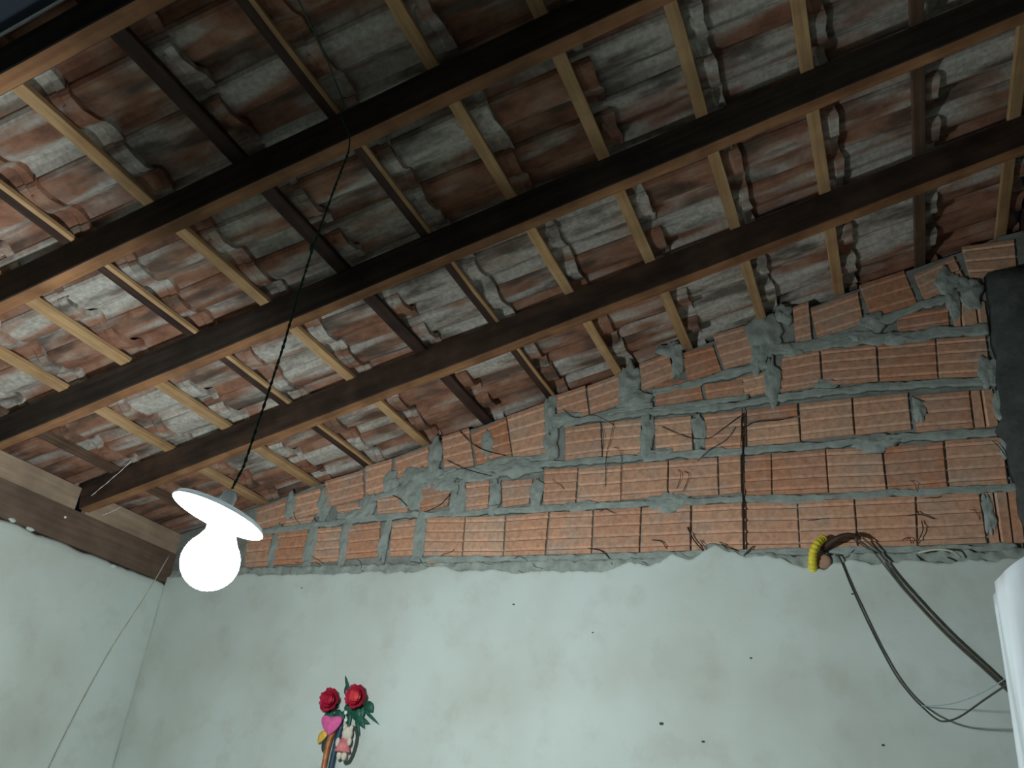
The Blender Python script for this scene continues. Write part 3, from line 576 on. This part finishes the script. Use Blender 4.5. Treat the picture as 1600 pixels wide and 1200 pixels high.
cp = [(-1.298, 1.378, .610), (-1.282, 1.378, .66), (-1.268, 1.379, .825), (-1.258, 1.380, .963), (-1.252, 1.380, 1.11), (-1.244, 1.381, 1.249), (-1.225, 1.382, 1.42), (-1.208, 1.384, 1.556)]
def off(P, r, turns, ph):
    out = []
    P = [Vector(p) for p in P]; n = 70; L = len(P) - 1
    for k in range(n + 1):
        u = k / n * L; i = min(int(u), L - 1); p = P[i].lerp(P[i + 1], u - i); a = ph + turns * 2 * math.pi * k / n
        out.append(p + Vector((math.cos(a), math.sin(a), 0)) * r)
    return out
V, F = join(tube(off(cp, .0022, 26, 0), .0020, 6, False), tube(off(cp, .0022, 26, math.pi), .0020, 6, False))
mesh_obj('cord', V, F, M_greencord, lamp, smooth=True)
V, F = tube([(-1.208, 1.384, 1.556), (-1.22, 1.386, 1.62), (-1.262, 1.385, 1.70), roofpt(-1.305, 1.37, -.010), roofpt(-1.285, 1.295, -.008), roofpt(-1.262, 1.20, -.008), roofpt(-1.236, 1.05, -.012), roofpt(-1.21, .90, -.010)], .0022, 6)
mesh_obj('feed_wire', V, F, M_greencord, lamp, smooth=True)
# knot where the two wires meet
mesh_obj('knot', *ell((-1.247, 1.380, 1.249), (.006, .006, .012), 10, 8), M_greencord, lamp, smooth=True)

# ================================================================ strings, webs, cables
V, F = tube([(-3.188, 3.085, 1.035), (-3.172, 3.00, .82), (-3.15, 2.88, .56), (-3.12, 2.78, .30), (-3.10, 2.71, .05), (-3.09, 2.66, -.25)], .0022, 6)
tag(mesh_obj('string', V, F, M_palewire, smooth=True), 'thin pale string hanging slantwise down the left wall corner behind the bulb', 'string')
for (a, b), lab in (((Vector((-3.128, 2.508, 1.121)), Vector((-2.954, 2.508, 1.272))), 'longer shiny cobweb strand across the left end of the nearest rafter to the gable'),
                    ((Vector((-3.201, 2.655, 1.090)), Vector((-3.199, 2.737, 1.160))), 'short shiny cobweb strand just under the rafter end above the bulb')):
    pts = [a.lerp(b, k / 12) + Vector((0, .001 * math.sin(k * 1.7), -.004 * math.sin(math.pi * k / 12))) for k in range(13)]
    V, F = tube(pts, lambda u: .0009 + .0011 * abs(math.sin(u * 19)), 5, True, 3)
    tag(mesh_obj('cobweb_strand', V, F, M_webw, smooth=True), lab, 'cobweb', 'shiny strands by the left wall')

cond = empty('yellow_conduit', (-.235, D - .03, .94)); tag(cond, 'short yellow corrugated conduit stub poking out of the ragged plaster edge', 'conduit')
def ribbed(u): return .0165 * (1.0 + .09 * math.sin(u * 60)) * (1 - .25 * u)
V, F = tube([(-.250, 3.135, .930), (-.249, 3.108, .952), (-.243, 3.09, .978), (-.228, 3.088, 1.008), (-.212, 3.10, 1.026)], ribbed, 14, True, 14)
mesh_obj('tube', V, F, M_yellow, cond, smooth=True)
V, F = tube([(-.209, 3.102, 1.028), (-.205, 3.106, 1.033)], lambda u: .0135, 14, False)
mesh_obj('rim', V, F, M_yellow, cond, smooth=True)
V, F = tube([(-.213, 3.128, 1.000), (-.17, 3.095, 1.022), (-.13, 3.085, 1.034), (-.10, 3.085, 1.030), (-.085, 3.09, 1.020)], lambda u: .013 - .008 * u, 10, True, 8)
o = mesh_obj('cable_sleeve', V, F, M_brown, smooth=True); tag(o, 'dark brown taped sleeve leaving the wall right of the yellow conduit', 'cable')
V, F = lathe([(.0, .0), (.016, .0), (.024, -.004), (.027, -.012), (.022, -.016), (.018, -.006), (0, -.004)], 20, Matrix.Translation((-.212, 3.118, .952)) @ Matrix.Rotation(math.pi / 2, 4, 'X') @ Matrix.Rotation(.3, 4, 'X'))
o = mesh_obj('wall_box', V, F, M_hole, smooth=True); tag(o, 'broken round clay-coloured opening in the plaster under the yellow conduit', 'opening')
V, F = tube([(-.172, 3.122, .975), (-.159, 3.118, .964), (-.130, 3.116, .866), (-.097, 3.114, .768), (-.058, 3.114, .664), (-.019, 3.112, .574), (.021, 3.110, .511), (.053, 3.10, .473), (.077, 3.07, .445), (.100, 3.02, .428), (.140, 2.93, .430), (.200, 2.75, .452), (.251, 2.55, .463), (.285, 2.34, .45)], .0028, 8)
tag(mesh_obj('cable', V, F, M_blackwire, smooth=True), 'thin dark cable sagging in a deep loop from the conduit to the plastic wrapped object', 'cable')
base = [(-.085, 3.092, 1.020), (-.062, 3.105, 1.000), (-.039, 3.108, .975), (.004, 3.113, .908), (.047, 3.113, .841), (.145, 3.113, .707), (.239, 3.113, .600), (.327, 3.113, .500), (.390, 3.10, .425)]
for k, (dx, dz, lab) in enumerate(((-.004, -.004, 'lower of two grey-brown cables running straight down to the right from the brown sleeve'), (.006, .005, 'upper of two grey-brown cables running straight down to the right from the brown sleeve'))):
    V, F = tube([(a + dx, b, c + dz + .0015 * math.sin(i * 1.3 + k * 2)) for i, (a, b, c) in enumerate(base)], .0031, 8)
    tag(mesh_obj('cable', V, F, M_greywire, smooth=True), lab, 'cable', 'grey-brown cables')
V, F = tube([(.045, 3.10, .482), (.098, 3.05, .478), (.147, 2.95, .475), (.206, 2.80, .481), (.264, 2.60, .496), (.29, 2.34, .50)], .0013, 6)
tag(mesh_obj('cable', V, F, plain('pale_blue_wire', (.28, .38, .42), .5), smooth=True), 'very thin pale blue wire branching off the sagging dark cable', 'cable')
V, F = tube([(.09, 3.105, .972), (.14, 3.095, .978), (.19, 3.095, .972), (.215, 3.112, .955)], .0035, 6)
tag(mesh_obj('wire_stub', V, F, M_palewire, smooth=True), 'short pale wire stub lying on the cement ledge at the right', 'wire')

# dusty web threads and roots hanging on the bricks
def thread(px, r=.0013):
    return tube([(a, D - .008 - .006 * math.sin(i * 1.7), b) for i, (a, b) in enumerate(px)], r, 5, True, 5)
V, F = join(*[thread(p, r) for r, p in THREADS])
webs = mesh_obj('cobweb', V, F, M_web); tag(webs, 'tangle of dark dusty cobweb threads clinging to the brick gable', 'cobweb', kind='stuff')

# ================================================================ artificial flowers on the back wall
fx, fy = -2.1, 3.095
bq = empty('flower_bouquet', (-2.096, fy, .05)); tag(bq, 'bunch of two red artificial roses with a pink heart fixed on the back wall', 'flowers')
def rose(c, R_, mo, mi, inner):
    root_v, root_f = ell(c, (R_ * .55, R_ * .5, R_ * .5), 14, 8)
    parts = [(root_v, root_f)]
    o = mesh_obj('rose', root_v, root_f, mi, bq, smooth=True)
    rd = random.Random(int(c[0] * 1000))
    for ring, (n, rr, tilt, mt) in enumerate(((4, .42, .45, mi), (5, .68, .8, mi if inner else mo), (7, .92, 1.15, mo))):
        for k in range(n):
            a = 2 * math.pi * k / n + ring * .5 + rd.uniform(-.15, .15)
            V = []; F = []; nu, nv = 6, 5
            for i in range(nu + 1):
                for j in range(nv + 1):
                    u = i / nu * 2 - 1; v = j / nv
                    wdt = R_ * .62 * math.sin(math.pi * (.12 + .75 * v)) * (1 - .12 * ring)
                    rad = R_ * (.12 + rr * v * (.5 + .5 * math.sin(tilt))) ; hgt = R_ * (.75 * math.cos(tilt)) * v + R_ * .1 * u * u + (.12 * R_ * v * v * (1 if ring > 0 else -1))
                    ca, sa = math.cos(a), math.sin(a)
                    lx = rad * ca - u * wdt * sa; lz = rad * sa + u * wdt * ca; rad2 = math.hypot(lx, lz)
                    V.append((c[0] + lx, c[1] - hgt - R_ * .1, c[2] + lz))
            m = len(V); V += [(x_, y_ + .0012, z_) for x_, y_, z_ in V]
            for i in range(nu):
                for j in range(nv):
                    q = (i * (nv + 1) + j, i * (nv + 1) + j + 1, (i + 1) * (nv + 1) + j + 1, (i + 1) * (nv + 1) + j); F += [q, tuple(m + t_ for t_ in q[::-1])]
            mesh_obj('petal', V, F, mt, o, smooth=True)
    return o
rose((-2.110, 3.085, .416), .045, M_rose, M_rose, True)
rose((-1.990, 3.085, .432), .047, M_rose, M_rose2, False)
def leaf(c, L, wd, ang, mat=M_leaf, curl=.2, name='leaf', par=None):
    V = []; F = []; n = 8; ca, sa = math.cos(ang), math.sin(ang)
    for i in range(n + 1):
        u = i / n; w2 = wd * .5 * math.sin(math.pi * min(1, .06 + u * .94)) ** .8 * (1 - .15 * u)
        for s_ in (-1, 0, 1):
            lx, lz = u * L, s_ * w2; y = -curl * L * u * (1 - u) * 1.5 + abs(s_) * -.15 * w2
            V.append((c[0] + lx * ca - lz * sa, c[1] + y, c[2] + lx * sa + lz * ca))
    m = len(V); V += [(a, b + .001, c_) for a, b, c_ in V]
    for i in range(n):
        for k in range(2): q = (i * 3 + k, i * 3 + k + 1, i * 3 + 4 + k, i * 3 + 3 + k); F += [q, tuple(m + t_ for t_ in q[::-1])]
    for i in range(n): F += [(i * 3, i * 3 + 3, m + i * 3 + 3, m + i * 3), (i * 3 + 2, i * 3 + 5, m + i * 3 + 5, m + i * 3 + 2)]
    return mesh_obj(name, V, F, mat, par or bq, smooth=True)
for (x_, z_, L, wd, a) in [(-2.12, .38, .055, .05, -1.7), (-2.09, .385, .05, .04, -1.2), (-2.06, .40, .06, .05, -.3), (-2.02, .40, .07, .05, -.9), (-1.99, .41, .07, .055, -1.4), (-1.96, .42, .05, .04, -.9),
                           (-2.10, .39, .085, .03, 2.9), (-2.10, .41, .07, .03, 2.6), (-2.05, .43, .06, .03, 1.9), (-2.04, .44, .09, .014, 2.1), (-1.98, .40, .11, .014, -.6), (-2.0, .38, .075, .03, -.9), (-1.99, .36, .06, .022, -.35),
                           (-2.03, .40, .09, .02, -1.5), (-2.06, .38, .07, .03, -1.8), (-2.03, .45, .04, .03, .9), (-2.00, .37, .085, .016, -1.2), (-2.09, .40, .075, .035, 3.4)]:
    leaf((x_, 3.108, z_), L, wd, a)
for (x_, z_) in [(-2.045, .452), (-2.040, .410), (-2.036, .372), (-2.030, .345)]:
    mesh_obj('bead', *ell((x_, 3.085, z_), (.0075, .006, .008), 10, 8), M_bead, bq, smooth=True)
# pink felt heart
V = []; F = []; n = 40
for d, sc_ in ((.0, .96), (-.006, 1.0), (-.012, .9), (-.014, .0)):
    for k in range(n):
        a = 2 * math.pi * k / n
        hx = 17 * math.sin(a) * abs(math.sin(a)) ** .9; hz = 12 * math.cos(a) - 4.2 * math.cos(2 * a) - 1.0 * math.cos(3 * a)
        V.append((-2.092 + .0028 * hx * sc_, 3.085 + d, .330 + .0030 * hz * sc_))
for r in range(3):
    for k in range(n): F.append((r * n + k, r * n + (k + 1) % n, (r + 1) * n + (k + 1) % n, (r + 1) * n + k))
F.append(tuple(range(n)))
hv = mesh_obj('felt_heart', V, F, M_pink, bq, smooth=True); hv['label'] = 'bright pink heart'
o = leaf((-2.128, 3.09, .375), .05, .03, 2.5, M_rose, name='red_ribbon')
o = leaf((-2.112, 3.095, .305), .062, .036, 4.1, M_yleaf, name='yellow_petal'); o['label'] = 'yellow petal'
o = leaf((-2.100, 3.10, .285), .065, .034, 4.35, M_dleaf, name='dark_leaf'); o['label'] = 'dark grey leaf'
V, F = tube([(-2.085, 3.098, .315), (-2.098, 3.096, .25), (-2.100, 3.095, .16), (-2.104, 3.096, .06)], lambda u: .0115 - .002 * u, 12, True, 10)
mesh_obj('wrapped_stem', V, F, M_stem, bq, smooth=True)
V, F = tube([(-2.062, 3.112, .330), (-2.072, 3.110, .25), (-2.076, 3.110, .16), (-2.078, 3.110, .06)], .012, 10)
o = mesh_obj('back_stem', V, F, M_navystem, bq, smooth=True); o['label'] = 'dark blue stem'
# small cream and pink soft ornament hanging right of the stem
pl = empty('plush_ornament', (-2.02, 3.085, .195)); tag(pl, 'little cream and pink soft ornament hanging right of the flower stem', 'ornament')
mesh_obj('head', *ell((-2.012, 3.085, .297), (.022, .018, .025), 18, 12), M_cream, pl, smooth=True)
mesh_obj('ear', *ell((-2.028, 3.085, .318), (.008, .007, .011), 12, 8), M_cream, pl, smooth=True)
mesh_obj('ear', *ell((-1.998, 3.085, .318), (.008, .007, .011), 12, 8), M_cream, pl, smooth=True)
mesh_obj('dress', *lathe([(.0, .03), (.014, .028), (.021, .005), (.031, -.018), (.029, -.022), (0, -.022)], 20, Matrix.Translation((-2.020, 3.085, .250))), M_plushpink, pl, smooth=True)
mesh_obj('arm', *ell((-2.047, 3.082, .262), (.009, .009, .018), 12, 8), M_cream, pl, smooth=True)
mesh_obj('arm', *ell((-1.995, 3.082, .268), (.009, .009, .016), 12, 8), M_cream, pl, smooth=True)
mesh_obj('leg', *ell((-2.030, 3.082, .217), (.011, .011, .017), 12, 8), M_cream, pl, smooth=True)
mesh_obj('leg', *ell((-2.008, 3.082, .215), (.011, .011, .017), 12, 8), M_cream, pl, smooth=True)
V, F = tube([(-2.01, 3.09, .322), (-1.99, 3.10, .318), (-1.978, 3.105, .285), (-1.982, 3.105, .235), (-1.995, 3.105, .20), (-2.015, 3.105, .192)], .0055, 8)
o = mesh_obj('hanging_loop', V, F, M_dleaf, pl, smooth=True); o['label'] = 'dark grey hanging loop'

# ================================================================ plastic wrapped object at the right edge
wr = empty('wrapped_cabinet', (.33, 2.16, ZF)); tag(wr, 'tall object wrapped in glossy white plastic sheeting at the lower right edge', 'cabinet')
V = []; F = []; NA, NZ = 96, 60
def ringpt(u, z):
    # rounded rectangle outline in plan, x .205-.50, y 2.0-2.32
    a = 2 * math.pi * u; cx_, cy_ = .355, 2.16; hx, hy = .147, .155
    c, s_ = math.cos(a), math.sin(a); k = (abs(c) ** 5 + abs(s_) ** 5) ** (-1 / 5)
    fold = .006 * math.sin(a * 9 + 3 * ns(z, u * 3, 0, 1.2)) * (.6 + .6 * ns(u * 4, z, 1, 2)) + .010 * ns(c * 2.2, s_ * 2.2, z * .9, 2.2)
    return Vector((cx_ + (hx + fold) * c * k, cy_ + (hy + fold) * s_ * k, z))
for j in range(NZ + 1):
    z = ZF + (.585 - ZF) * j / NZ
    for i in range(NA):
        p = ringpt(i / NA, z); p.z += (.75 * (p.x - .205)) * (j / NZ) ** 8 * .8; V.append(p)
for q in (.93, .7, .4):
    for i in range(NA):
        p = ringpt(i / NA, .585); ctr = Vector((.355, 2.16, p.z)); p2 = ctr.lerp(p, q); p2.z = .585 + .6 * (p2.x - .205) + .015 * (1 - q) + .006 * ns(p2.x, p2.y, 0, 25); V.append(p2)
V.append(Vector((.355, 2.16, .585 + .6 * .15 + .01)))
rows_ = NZ + 1 + 3
for j in range(rows_ - 1):
    for i in range(NA): F.append((j * NA + i, j * NA + (i + 1) % NA, (j + 1) * NA + (i + 1) % NA, (j + 1) * NA + i))
for i in range(NA): F.append(((rows_ - 1) * NA + i, (rows_ - 1) * NA + (i + 1) % NA, len(V) - 1))
mesh_obj('plastic_wrap', V, F, M_plastic, wr, smooth=True)
mesh_obj('cabinet_body', *box(.235, .475, 2.035, 2.285, ZF, .55), M_white, wr)

# ================================================================ lift everything to floor height zero
for o in list(sc.objects):
    if o.parent is None and o != camo: o.location.z += H
